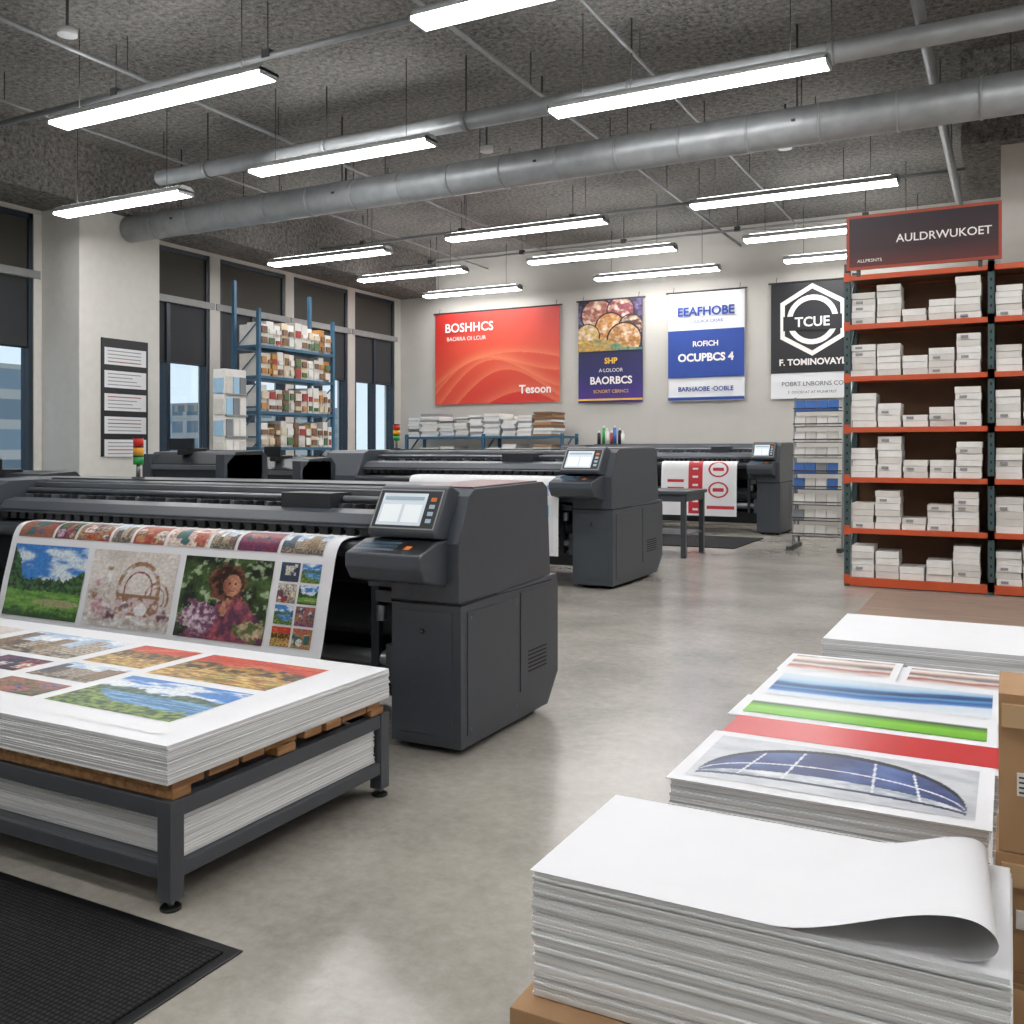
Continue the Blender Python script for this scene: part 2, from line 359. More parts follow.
# ---------------------------------------------------------------- builder
class B:
    def __init__(s):
        s.bm = bmesh.new(); s.uv = s.bm.loops.layers.uv.new('UVMap'); s.ink = s.bm.verts.layers.float_color.new('Ink'); s.mats = []
    def mi(s, m):
        if m not in s.mats: s.mats.append(m)
        return s.mats.index(m)
    def face(s, vs, m, uvs=None, smooth=False):
        try: f = s.bm.faces.new(vs)
        except ValueError: return
        f.material_index = s.mi(m); f.smooth = smooth
        if uvs:
            for l, u in zip(f.loops, uvs): l[s.uv].uv = u
        return f
    def quad(s, a, b, c, d, m):
        vs = [s.bm.verts.new(p) for p in (a, b, c, d)]
        s.face(vs, m, [(0, 0), (1, 0), (1, 1), (0, 1)])
    def box(s, x0, x1, y0, y1, z0, z1, m, rot=0, top=None):
        cx, cy = (x0+x1)/2, (y0+y1)/2; c, sn = math.cos(rot), math.sin(rot)
        P_ = []
        for z in (z0, z1):
            for x, y in ((x0, y0), (x1, y0), (x1, y1), (x0, y1)):
                dx, dy = x-cx, y-cy
                P_.append(s.bm.verts.new((cx+dx*c-dy*sn, cy+dx*sn+dy*c, z)))
        q = [(0, 0), (1, 0), (1, 1), (0, 1)]
        for ids in ((3, 2, 1, 0), (0, 1, 5, 4), (1, 2, 6, 5), (2, 3, 7, 6), (3, 0, 4, 7)):
            s.face([P_[i] for i in ids], m, q)
        s.face([P_[i] for i in (4, 5, 6, 7)], top or m, q)
    def prism(s, prof, a0, a1, m, axis='x', capm=None):
        def pt(a, u, v):
            return (a, u, v) if axis == 'x' else ((u, a, v) if axis == 'y' else (u, v, a))
        A = [s.bm.verts.new(pt(a0, u, v)) for u, v in prof]; C_ = [s.bm.verts.new(pt(a1, u, v)) for u, v in prof]
        n = len(prof)
        for i in range(n):
            j = (i+1) % n
            s.face([A[i], A[j], C_[j], C_[i]], m, [(0, 0), (1, 0), (1, 1), (0, 1)])
        s.face(A[::-1], capm or m); s.face(C_, capm or m)
    def cyl(s, p0, p1, r, m, seg=16, r1=None, capm=None):
        p0, p1 = Vector(p0), Vector(p1); d = (p1-p0).normalized()
        u = d.orthogonal().normalized(); v = d.cross(u); r1 = r if r1 is None else r1
        A, C_ = [], []
        for i in range(seg):
            t = 2*math.pi*i/seg; o = u*math.cos(t)+v*math.sin(t)
            A.append(s.bm.verts.new(p0+o*r)); C_.append(s.bm.verts.new(p1+o*r1))
        for i in range(seg):
            j = (i+1) % seg
            s.face([A[i], A[j], C_[j], C_[i]], m, smooth=True)
        s.face(A[::-1], capm or m); s.face(C_, capm or m)
    def grid(s, fn, nu, nv, m, paint=None):
        V = [[s.bm.verts.new(fn(i/nu, j/nv)) for j in range(nv+1)] for i in range(nu+1)]
        if paint:
            for i in range(nu+1):
                for j in range(nv+1):
                    c = paint(i/nu, j/nv); V[i][j][s.ink] = (max(0, min(.8, c[0])), max(0, min(.8, c[1])), max(0, min(.8, c[2])), 1)
        for i in range(nu):
            for j in range(nv):
                s.face([V[i][j], V[i+1][j], V[i+1][j+1], V[i][j+1]], m,
                       [(i/nu, j/nv), ((i+1)/nu, j/nv), ((i+1)/nu, (j+1)/nv), (i/nu, (j+1)/nv)], True)
    def text(s, txt, origin, right, up, size, m, align='CENTER', bold=0):
        cu = bpy.data.curves.new('t', 'FONT'); cu.body = txt; cu.size = size; cu.align_x = align; cu.align_y = 'CENTER'
        cu.offset = bold; cu.resolution_u = 3
        ob = bpy.data.objects.new('t', cu); scene.collection.objects.link(ob)
        dg = bpy.context.evaluated_depsgraph_get(); me = bpy.data.meshes.new_from_object(ob.evaluated_get(dg))
        right, up = Vector(right).normalized(), Vector(up).normalized(); o = Vector(origin)
        vs = [s.bm.verts.new(o+right*v.co.x+up*v.co.y) for v in me.vertices]
        for p in me.polygons: s.face([vs[i] for i in p.vertices], m)
        bpy.data.objects.remove(ob); bpy.data.curves.remove(cu); bpy.data.meshes.remove(me)
    def done(s, name, parent=None, loc=(0, 0, 0), scale=(1, 1, 1), bevel=0, recalc=True, seg=2):
        if recalc: bmesh.ops.recalc_face_normals(s.bm, faces=s.bm.faces)
        me = bpy.data.meshes.new(name); s.bm.to_mesh(me); s.bm.free()
        for m in s.mats: me.materials.append(m)
        ob = bpy.data.objects.new(name, me); scene.collection.objects.link(ob)
        ob.location = loc; ob.scale = scale
        if parent: ob.parent = parent
        if bevel:
            md = ob.modifiers.new('bevel', 'BEVEL'); md.width = bevel; md.segments = seg; md.limit_method = 'ANGLE'; md.angle_limit = math.radians(35)
        return ob

def empty(name, loc=(0, 0, 0), scale=(1, 1, 1)):
    e = bpy.data.objects.new(name, None); scene.collection.objects.link(e); e.location = loc; e.scale = scale
    e.empty_display_size = .2
    return e

# ---------------------------------------------------------------- room shell
XL, XR, YB, YF, H = -13.0, 4.0, 19.0, -4.0, 6.0
b = B(); b.box(XL-.3, XR+.3, YF-.3, YB+.3, -.2, 0, M['floor']); b.done('floor')
b = B(); b.box(XL-.3, XR+.3, YF-.3, YB+.3, H, H+.2, M['ceil']); b.done('ceiling')
b = B(); b.box(XL-.3, XR+.3, YB, YB+.3, 0, H, M['wall']); b.done('wall_back')
b = B(); b.box(XR, XR+.3, YF, YB, 0, H, M['colw']); b.done('wall_right')
b = B(); b.box(XL-.3, XR+.3, YF-.3, YF, 0, H, M['colw']); b.done('wall_front')
bays = [(-3.6, -1.7), (-1.4, .5), (.8, 2.7), (3.0, 4.9), (5.2, 7.1), (7.4, 9.3), (10.95, 12.85), (13.1, 14.9), (15.15, 16.95), (17.2, 18.75)]
b = B()
b.box(XL-.3, XL, YF, YB, 0, .55, M['colw'])
prev = YF
for y0, y1 in bays:
    b.box(XL-.3, XL, prev, y0, .55, 5.05, M['colw'] if y0 - prev > .4 else M['wall']); prev = y1
b.box(XL-.3, XL, prev, YB, .55, 5.05, M['wall'])
b.box(XL-.3, XL, YF, YB, 5.05, H, M['wall'])
b.done('wall_left')
b = B(); b.box(XL, -12.0, YF, YB, 5.12, H, M['ceil']); b.done('ceiling_soffit_left')
for i, (y0, y1) in enumerate(bays):
    b = B(); x0, x1 = XL-.2, XL-.02
    fw = .07
    b.box(x0, x1, y0, y0+fw, .55, 5.05, M['frame']); b.box(x0, x1, y1-fw, y1, .55, 5.05, M['frame'])
    ym = (y0+y1)/2; b.box(x0, x1, ym-.04, ym+.04, .55, 4.1, M['frame'])
    b.box(x0, x1, y0, y1, .55, .65, M['frame']); b.box(x0, x1, y0, y1, 4.97, 5.05, M['frame'])
    b.box(x0, x1+.04, y0-.1, y1+.1, 4.08, 4.2, M['trim'])
    b.box(x0+.08, x0+.09, y0+fw, y1-fw, .65, 4.08, M['glass'])
    b.box(x1-.05, x1-.04, y0+fw, y1-fw, 3.05, 4.08, M['blind'])
    b.cyl((x1-.045, y0+fw, 3.04), (x1-.045, y1-fw, 3.04), .018, M['frame'], 8)
    b.box(x1-.05, x1-.04, y0+fw, y1-fw, 4.2, 4.97, M['blind2'])
    b.done('window_%d' % (i+1))
b = B(); b.box(XL, -12.15, 9.43, 10.92, 0, 5.12, M['colw']); b.done('column', bevel=.01)
b = B(); b.box(-.1, .6, 12.1, 12.7, 0, 4.95, M['colw']); b.box(-.5, XR, 11.9, 14.0, 4.95, H, M['ceil']); b.done('column')
b = B()
b.box(-44, -38, 21, 28, -12, 5.2, M['facade']); b.box(-46, -40, 30.5, 34, -12, 3.6, M['facade3']); b.box(-56, -50, 36, 46, -12, 4.6, M['facade2'])
b.box(-40, -34, -16, 8, -12, 5, M['facade']); b.box(-52, -46, 8, 20, -12, 6, M['facade2']); b.box(-60, -54, 52, 66, -12, 4.4, M['facade'])
b.box(-72, -64, 66, 84, -12, 6, M['facade3']); b.done('city_building')

# ---------------------------------------------------------------- ceiling services
b = B()
yc, zc = 10.3, 4.92
b.cyl((-12.1, yc, zc), (XR, yc, zc), .2, M['steel'], 32)
x = -11.5
while x < XR:
    b.cyl((x-.015, yc, zc), (x+.015, yc, zc), .208, M['steel'], 32); x += .75
x = -11
while x < XR:
    b.cyl((x, yc, zc+.2), (x, yc, H), .012, M['dkmetal'], 6); b.box(x-.02, x+.02, yc-.215, yc+.215, zc-.005, zc+.02, M['dkmetal']); x += 3
b.done('ventilation_duct')
b = B()
b.cyl((-10.4, 9.35, 5.25), (XR, 9.35, 5.25), .1, M['steel'], 20)
x = -9.5
while x < XR:
    b.cyl((x-.03, 9.35, 5.25), (x+.03, 9.35, 5.25), .115, M['conduit'], 20); b.cyl((x, 9.35, 5.3), (x, 9.35, H), .01, M['dkmetal'], 6); x += 2
b.done('ventilation_duct')
b = B()
for y, z, r in ((2.0, 5.5, .02), (4.6, 5.5, .022), (7.3, 5.45, .035), (11.6, 5.35, .035), (12.5, 5.55, .018), (14.8, 5.45, .03), (17.2, 5.5, .022)):
    b.cyl((-12.0, y, z), (XR, y, z), r, M['conduit'], 8)
    x = -11
    while x < XR:
        b.cyl((x, y, z), (x, y, H), .007, M['dkmetal'], 5); b.box(x-.05, x+.05, y-.04, y+.04, z-.02, z+.06, M['dkmetal']); x += 2.2
for x, z, r in ((-10.6, 5.65, .018), (-8.5, 5.6, .025), (-4.8, 5.6, .025), (-3.5, 5.65, .018), (-.72, 5.4, .055), (1.8, 5.55, .025)):
    b.cyl((x, YF, z), (x, YB, z), r, M['conduit'], 8)
    y = 0
    while y < YB:
        b.cyl((x, y, z), (x, y, H), .007, M['dkmetal'], 5); y += 2.4
b.done('ceiling_conduit')
b = B()
for x, y in ((-7.9, 6.0), (-6.1, 10.9), (-2.6, 12.6), (-9.4, 12.2)):
    b.cyl((x, y, 5.42), (x, y, 5.48), .09, M['lampw'], 16); b.cyl((x, y, 5.46), (x, y, H), .015, M['dkmetal'], 6)
b.done('smoke_detector')

lamps = [(-9.15, -6.15, 6.83, 5.0), (-4.34, -1.3, 6.58, 5.0), (-8.45, -5.8, 9.1, 4.97), (-4.25, -1.46, 9.0, 5.0), (-11.6, -9.2, 8.7, 4.72), (-11.75, -9.2, 13.1, 4.8),
         (-8.35, -5.5, 13.6, 5.0), (-4.1, -1.3, 13.4, 5.0), (-12.0, -9.45, 16.05, 5.0), (-8.03, -5.17, 16.0, 5.0), (-3.98, -1.1, 16.0, 5.0),
         (-11.85, -9.4, 18.3, 4.98), (-7.6, -5.0, 18.2, 5.0), (-3.75, -1.1, 18.1, 5.0),
         (-9.3, -6.3, 3.2, 5.0), (-4.6, -1.6, 3.9, 5.0), (-4.6, -1.6, .9, 5.0), (-4.6, -1.6, -1.8, 5.0), (.4, 3.2, .6, 5.0), (.4, 3.2, 3.9, 5.0),  # out-of-view lamps, added to brighten the front of the room
         (.6, 3.4, 6.6, 5.0), (.6, 3.4, 9.0, 5.0), (.9, 3.4, 16, 5.0)]
for x0, x1, y, z in lamps:
    b = B(); w = .125
    b.prism([(y-w, z+.03), (y-w, z+.06), (y-.07, z+.11), (y+.07, z+.11), (y+w, z+.06), (y+w, z+.03)], x0, x1, M['lampw'])
    b.box(x0+.02, x1-.02, y-w+.012, y+w-.012, z, z+.03, M['tube'])
    b.box(x0+.1, x1-.1, y-.05, y+.05, z+.11, z+.118, M['ceilfill'])  # invented glow strip on the fixture top, added to brighten the ceiling
    for xe in (x0, x1-.02): b.box(xe, xe+.02, y-w, y+w, z-.004, z+.06, M['lampw'])
    for xc in (x0+.35, x1-.35): b.cyl((xc, y, z+.1), (xc, y, H), .005, M['cable'], 5)
    b.done('linear_ceiling_lamp')

# ---------------------------------------------------------------- wide format printers
def arcprofile(pts):
    out = [Vector((p[0], p[1])) for p in pts]
    for _ in range(3):
        n = [out[0]]
        for a, c in zip(out[:-1], out[1:]): n += [a*.75+c*.25, a*.25+c*.75]
        n.append(out[-1]); out = n
    ls = [0]
    for a, c in zip(out[:-1], out[1:]): ls.append(ls[-1]+(c-a).length)
    def ev(s_):
        s_ = max(0, min(ls[-1], s_))
        for i in range(len(ls)-1):
            if s_ <= ls[i+1]+1e-9:
                t = (s_-ls[i])/max(1e-9, ls[i+1]-ls[i]); p = out[i].lerp(out[i+1], t); d = (out[i+1]-out[i]).normalized()
                return p, Vector((d.y, -d.x))
        return out[-1], Vector((-1, 0))
    return ev, ls[-1]

def printer(loc, L, scale, prof=None, px=(-3.47, -.68), patches=(), tower=None):
    e = empty('wide_format_printer', loc, scale)
    b = B()
    b.box(-.39, -.04, .06, .95, .015, .05, M['black'])
    b.prism([(0, .035), (0, .735), (1.1, .775), (1.12, .72), (1.12, .2), (.98, .035)], -.41, 0, M['body'])
    b.prism([(.012, .735), (-.002, .75), (-.002, 1.04), (.1, 1.27), (.16, 1.305), (.94, 1.318), (1.0, 1.285), (1.04, .775)], -.41, -.012, M['body'])
    b.prism([(.17, 1.306), (.17, 1.314), (.9, 1.326), (.9, 1.315)], -.40, -.03, M['ridge'])
    b.done('right_cabinet', e, bevel=.012)
    b = B()
    b.box(-.415, .001, -.001, 1.03, .742, .749, M['seam'])
    b.box(-.36, -.05, -.005, .002, .09, .70, M['body']); b.cyl((-.22, -.014, .6), (-.22, .0, .6), .013, M['black'], 12); b.cyl((-.22, -.016, .6), (-.22, -.012, .6), .006, M['rail'], 10)
    b.box(0, .005, .06, .60, .09, .70, M['body']); b.box(0, .005, .63, 1.05, .18, .72, M['body'])
    for k in range(6): b.box(0.004, .0065, .72, .95, .27+k*.022, .279+k*.022, M['seam'])
    for yy, zz in ((.09, .12), (.57, .12), (.09, .67), (.57, .67)): b.cyl((.004, yy, zz), (.008, yy, zz), .007, M['rail'], 8)
    b.done('service_panels', e, bevel=.003)
    b = B()
    b.prism([(0.02, .05), (0.02, .735), (.02, 1.02), (.12, 1.26), (.18, 1.29), (.9, 1.3), (1.0, 1.2), (1.04, .3), (.95, .05)], -L, -L+.5, M['body'])
    b.box(-L+.03, -L+.47, .08, .9, .02, .06, M['black']); b.box(-L+.502, -L+.508, .05, .9, .15, .7, M['body2'])
    b.done('left_cabinet', e, bevel=.014)
    b = B(); x0, x1 = -L+.5, -.41
    b.prism([(.42, .8), (.40, 1.2), (.46, 1.285), (.54, 1.305), (.9, 1.305), (.97, 1.25), (.97, .8)], x0, x1, M['body'])
    b.box(x0, x1, .385, .42, 1.245, 1.275, M['rail'])
    b.box(x0, x1, .50, .506, 1.296, 1.303, M['seam'])
    b.box(x0, x1, .33, .42, 1.12, 1.19, M['black'])
    b.cyl((x0, .33, 1.225), (x1, .33, 1.225), .018, M['rail'], 12)
    b.prism([(.12, 1.07), (.1, 1.11), (.14, 1.16), (.22, 1.18), (.27, 1.15), (.27, 1.07)], x0, x1, M['body'])
    b.box(x0, x1, .098, .11, 1.088, 1.096, M['rail'])
    x = x0+.05; k = 0
    while x < x1-.05:
        b.box(x, x+.03, .26, .36, 1.13, 1.2, M['body2'] if k % 3 else M['rail']); b.box(x+.005, x+.06, .09, .13, 1.045, 1.085, M['black']); x += .09; k += 1
    b.box(x1-.9, x1-.55, .2, .4, 1.16, 1.26, M['body2'])
    b.box(x0, x1, .02, .42, .94, 1.025, M['body2'])
    b.box(x0, x1, .2, .9, .78, .94, M['black'])
    b.cyl((x0, .02, .985), (x1, .02, .985), .04, M['body2'], 16)
    b.box(x0, x1, .3, .36, .16, .3, M['body2']); b.box(x0, x1, .5, .9, .12, .2, M['body2'])
    b.cyl((x0, .15, .4), (x1, .15, .4), .045, M['rail'], 16)
    b.cyl((x0, .45, .55), (x1, .45, .55), .1, M['body'], 20)
    b.box(x0+.0, x1, .85, .9, .2, .8, M['black'])
    for xx in (x1-.07, x0+.01): b.box(xx, xx+.06, .05, .5, .3, .5, M['body']); b.box(xx, xx+.06, .3, .9, 0.02, .3, M['body'])
    b.box(x1-.12, x1-.02, .03, .1, .72, .78, M['body']); b.box(x1-.16, x1, .02, .06, .8, .93, M['body'])
    b.cyl((x1-.1, .06, .62), (x1-.1, .06, .7), .03, M['rail'], 12); b.box(x1-.2, x1-.15, .1, .14, .3, .8, M['body2'])
    b.done('gantry', e, bevel=.005)
    b = B()
    b.prism([(-.1, 1.07), (-.11, 1.1), (.01, 1.31), (.05, 1.325), (.15, 1.28), (.1, 1.05)], -.48, -.08, M['body'])
    b.prism([(-.24, 1.0), (-.245, .94), (-.2, .87), (-.02, .83), (.06, .86), (.06, 1.06), (-.08, 1.055)], -.52, -.08, M['body'])
    b.done('console_housing', e, bevel=.01)
    b = B()
    def sp(u, v, o=.004):
        p0, p1 = Vector((-.11, 1.1)), Vector((.01, 1.31)); d = (p1-p0); n = Vector((-d.y, d.x)).normalized(); p = p0+d*v+n*o
        return (-.48+.4*u, p.x, p.y)
    b.quad(sp(.03, .05), sp(.97, .05), sp(.97, .95), sp(.03, .95), M['trim'])
    b.quad(sp(.05, .08, .005), sp(.95, .08, .005), sp(.95, .92, .005), sp(.05, .92, .005), M['body2'])
    b.quad(sp(.1, .13, .006), sp(.76, .13, .006), sp(.76, .86, .006), sp(.1, .86, .006), M['screen'])
    b.quad(sp(.14, .2, .008), sp(.42, .2, .008), sp(.42, .6, .008), sp(.14, .6, .008), M['screenui2'])
    b.quad(sp(.46, .2, .008), sp(.72, .2, .008), sp(.72, .6, .008), sp(.46, .6, .008), M['screenui2'])
    b.quad(sp(.14, .7, .008), sp(.72, .7, .008), sp(.72, .78, .008), sp(.14, .78, .008), M['screenui'])
    for i in range(4): b.quad(sp(.82, .2+i*.16, .007), sp(.9, .2+i*.16, .007), sp(.9, .29+i*.16, .007), sp(.82, .29+i*.16, .007), M['orange'] if i == 3 else M['screenui'])
    def kp(u, v, o=.003):
        p0, p1 = Vector((-.24, 1.0)), Vector((-.08, 1.055)); p = p0.lerp(p1, v)
        return (-.52+.44*u, p.x, p.y+o)
    b.quad(kp(.03, .1), kp(.97, .1), kp(.97, .9), kp(.03, .9), M['black'])
    for i in range(12):
        for j in range(3):
            u = .06+i*.045; v = .18+j*.22
            b.quad(kp(u, v, .006), kp(u+.032, v, .006), kp(u+.032, v+.15, .006), kp(u, v+.15, .006), M['key'])
    b.quad(kp(.7, .3, .006), kp(.78, .3, .006), kp(.78, .55, .006), kp(.7, .55, .006), M['orange'])
    b.done('touch_panel', e)
    b = B()
    for xx in (-.34, -.08, -L+.07, -L+.4):
        for yy in (.12, .88): b.cyl((xx, yy, 0), (xx, yy, .03), .03, M['black'], 12)
    b.done('levelling_feet', e)
    if prof:
        ev, tot = arcprofile(prof)
        b = B(); sg = -.004 if ev(tot*.6)[1].x > 0 else .004
        def fn(u, v, xa=px[0], xb=px[1], s0=0, s1=tot, o=0.0):
            p, n = ev(s1+(s0-s1)*v)
            return (xa+(xb-xa)*u, p.x+n.x*o, p.y+n.y*o)
        b.grid(fn, 6, 40, M['sheet'])
        for (xa, xb, s0, s1, mt) in patches:
            nu = max(30, int((xb-xa)/.006)); nv = max(26, int((s1-s0)*tot/.006))
            b.grid(lambda u, v: fn(u, v, xa, xb, s0*tot, s1*tot, sg), nu, nv, INK, mt)
        b.done('printed_banner_sheet', e, recalc=False)
    if tower:
        b = B(); tx = tower
        b.cyl((tx, .6, 1.3), (tx, .6, 1.42), .014, M['rail'], 10)
        for i, m in enumerate(('green', 'yellow', 'red')): b.cyl((tx, .6, 1.40+i*.062), (tx, .6, 1.455+i*.062), .034, M[m], 16); b.cyl((tx, .6, 1.455+i*.062), (tx, .6, 1.462+i*.062), .036, M['black'], 16)
        b.cyl((tx, .6, 1.3), (tx, .6, 1.315), .045, M['black'], 16)
        b.done('status_light', e)
    return e

ptc = []; ox = 2.37
x = -5.56+ox; i = 0
for w in (.34, .2, .3, .18, .27, .33, .2, .3, .3):
    ptc.append((x, x+w-.02, .25, .41, [p_prod(21), p_portrait(22), p_prod(23), p_street(24), p_prod(25), p_prod(26), p_street(27), p_prod(28), p_street(29)][i])); x += w+.003; i += 1
ptc += [(-5.56+ox, -4.88+ox, .46, .93, p_garden()), (-4.83+ox, -4.13+ox, .46, .93, p_still()), (-4.08+ox, -3.44+ox, .46, .93, p_portrait())]
ks = [p_prod(31), p_lake(32), p_prod(33), p_garden(34), p_lake(35), p_prod(36), p_autumn(37), p_prod(38)]
for j in range(4):
    for k in range(2):
        ptc.append((-3.39+ox+k*.14, -3.265+ox+k*.14, .46+j*.118, .565+j*.118, ks[j*2+k]))
printer((-2.37, 3.98, 0), 4.2, (1, 1, 1), prof=[(.24, 1.04), (.08, 1.045), (-.05, 1.04), (-.1, .98), (-.13, .85), (-.17, .7), (-.2, .55), (-.24, .42)], px=(-3.25, -.68), patches=ptc, tower=-2.93)
printer((-3.76, 9.48, 0), 3.45, (1.15, 1.46, 1.16), prof=[(.24, 1.04), (.08, 1.045), (-.05, 1.04), (-.08, .98), (-.09, .85), (-.1, .7), (-.1, .3)], px=(-2.2, -.5), patches=[(-1.0, -.55, .25, .97, p_white_text)], tower=-2.95)
printer((-3.58, 16.95, 0), 4.3, (1, 1.25, 1.24), prof=[(.24, 1.04), (.08, 1.045), (-.05, 1.04), (-.08, .98), (-.09, .85), (-.1, .7), (-.1, .25)], px=(-2.14, -.74), patches=[(-2.1, -.78, .2, .97, p_logo)])

def plotter(loc, w, h):
    b = B(); x, y, _ = loc
    b.prism([(y, h-.32), (y-.02, h-.14), (y+.12, h-.02), (y+.5, h), (y+.58, h-.08), (y+.58, h-.32)], x, x+w, M['body2'])
    b.box(x+.12, x+w-.12, y-.03, y+.1, h-.2, h-.15, M['rail'])
    b.box(x, x+.12, y-.04, y+.5, h-.36, h-.04, M['body']); b.box(x+w-.12, x+w, y-.04, y+.5, h-.36, h-.04, M['body'])
    b.box(x+w*.3, x+w*.6, y-.01, y+.02, h+.0, h+.12, M['black']); b.box(x+w*.4, x+w*.5, y, y+.3, h-.05, h+.02, M['black'])
    for xx in (x+.1, x+w-.18):
        b.box(xx, xx+.08, y+.2, y+.3, .1, h-.3, M['body']); b.box(xx, xx+.08, y-.05, y+.58, .04, .1, M['body'])
        for yy in (y, y+.5): b.cyl((xx+.02, yy, .03), (xx+.06, yy, .03), .03, M['black'], 12)
    b.box(x+.1, x+w-.1, y+.22, y+.28, .25, .32, M['body'])
    b.done('office_plotter', bevel=.008)
plotter((-8.0, 7.0, 0), 1.15, 1.5)
plotter((-7.75, 8.25, 0), .8, 1.42)
plotter((-8.9, 5.6, 0), 1.0, 1.3)

# ---------------------------------------------------------------- paper stacks
def stack(b, x0, x1, y0, y1, z0, z1, jit=.004, step=(.008, .016), mats=('paper', 'paper', 'paper2'), topm=None):
    z = z0
    while z < z1-1e-4:
        t = min(R.uniform(*step), z1-z)
        if z1-z-t < .004: t = z1-z
        j = [R.uniform(-jit, jit) for _ in range(4)]
        b.box(x0+j[0], x1+j[1], y0+j[2], y1+j[3], z, z+t, M[R.choice(mats)] if z1-z-t > 1e-4 else (topm or M['sheet'])); z += t

e = empty('print_stack_table', (0, 0, 0))
b = B(); tx0, tx1, ty0, ty1 = -5.6, -2.4, 2.2, 3.42
for x in (tx0, -4.0, tx1-.06):
    for y in (ty0, ty1-.06):
        b.box(x, x+.06, y, y+.06, .035, .36, M['tframe']); b.cyl((x+.03, y+.03, 0), (x+.03, y+.03, .012), .035, M['black'], 16); b.cyl((x+.03, y+.03, .012), (x+.03, y+.03, .04), .012, M['rail'], 8)
for z0, z1 in ((.3, .358), (.1, .15)):
    b.box(tx0+.05, tx1-.05, ty0+.006, ty0+.05, z0, z1, M['tframe']); b.box(tx0+.05, tx1-.05, ty1-.05, ty1-.006, z0, z1, M['tframe'])
    for x in (tx0, -4.0, tx1-.055): b.box(x+.006, x+.05, ty0+.05, ty1-.05, z0+.001, z1-.001, M['tframe'])
b.box(tx0+.03, tx1-.03, ty0+.03, ty1-.03, .14, .152, M['tframe'])
b.done('frame', e, bevel=.003)
b = B()
for y0, y1 in ((ty0+.02, ty0+.1), (2.72, 2.82), (ty1-.12, ty1-.03)): b.box(tx0+.02, tx1-.01, y0, y1, .36, .392, M['wood'])
y = ty0+.02
while y < ty1-.1:
    w = R.uniform(.09, .2); b.box(tx0+.01, tx1-.005+R.uniform(-.03, .01), y, min(y+w, ty1-.02), .388, .418, M['wood']); y += w+R.uniform(.01, .025)
b.done('pallet_boards', e, bevel=.004)
b = B(); stack(b, tx0+.02, tx1+.0, ty0-.01, ty1, .418, .548, .003, (.006, .01)); b.done('upper_paper_stack', e, bevel=.0015)
b = B(); stack(b, tx0+.1, tx1-.03, ty0+.07, ty1-.07, .152, .295, .004, (.006, .01)); b.done('lower_paper_stack', e, bevel=.0015)
b = B(); z = .5495
b.quad((-5.5, 2.26, z), (-2.5, 2.26, z), (-2.5, 3.36, z), (-5.5, 3.36, z), M['white']); z += .0012
def flat(x0, x1, y0, y1, p, z=z):
    b.grid(lambda u, v: (x0+(x1-x0)*u, y0+(y1-y0)*v, z), max(30, int((x1-x0)/.006)), max(30, int((y1-y0)/.006)), INK, p)
flat(-3.27, -2.6, 2.38, 2.8, p_lake(51)); flat(-3.27, -2.6, 2.86, 3.26, p_autumn(52))
flat(-3.72, -3.34, 2.62, 2.86, p_street(53)); flat(-3.72, -3.34, 2.9, 3.26, p_autumn(54)); flat(-4.5, -3.8, 2.88, 3.26, p_street(55))
flat(-3.72, -3.34, 2.38, 2.56, p_prod(56)); flat(-4.12, -3.8, 2.62, 2.82, p_prod(57)); flat(-4.12, -3.8, 2.38, 2.56, p_street(58)); flat(-4.5, -4.18, 2.38, 2.82, p_garden(59))
flat(-5.3, -4.6, 2.88, 3.26, p_still(60)); flat(-5.3, -4.6, 2.4, 2.82, p_lake(61))
b.done('printed_poster_sheet', e, recalc=False)

b = B(); b.box(-4.4, -2.07, .6, 2.1, 0, .012, M['rubber']); b.box(-4.44, -2.03, .56, 2.14, 0, .006, M['black']); b.done('floor_mat', bevel=.003)
b = B(); b.box(-5.6, -3.7, 14.3, 16.2, 0, .014, M['rubber']); b.done('floor_mat', bevel=.003)
b = B(); b.box(-1.25, 1.6, 8.9, 10.75, 0, .012, M['brownsheet']); b.done('brown_floor_sheet', bevel=.003)  # thin brown sheet gives this floor area its brown tone

b = B()
b.box(-4.95, -3.95, 12.7, 13.7, .88, .93, M['tframe']); b.box(-4.9, -4.0, 12.75, 13.65, .3, .33, M['tframe'])
for x in (-4.92, -4.05):
    for y in (12.73, 13.6): b.box(x, x+.07, y, y+.07, 0, .88, M['tframe'])
b.box(-4.92, -3.98, 12.74, 12.78, .78, .88, M['tframe']); b.box(-4.03, -3.98, 12.74, 13.66, .78, .88, M['tframe'])
b.done('work_table', bevel=.006)

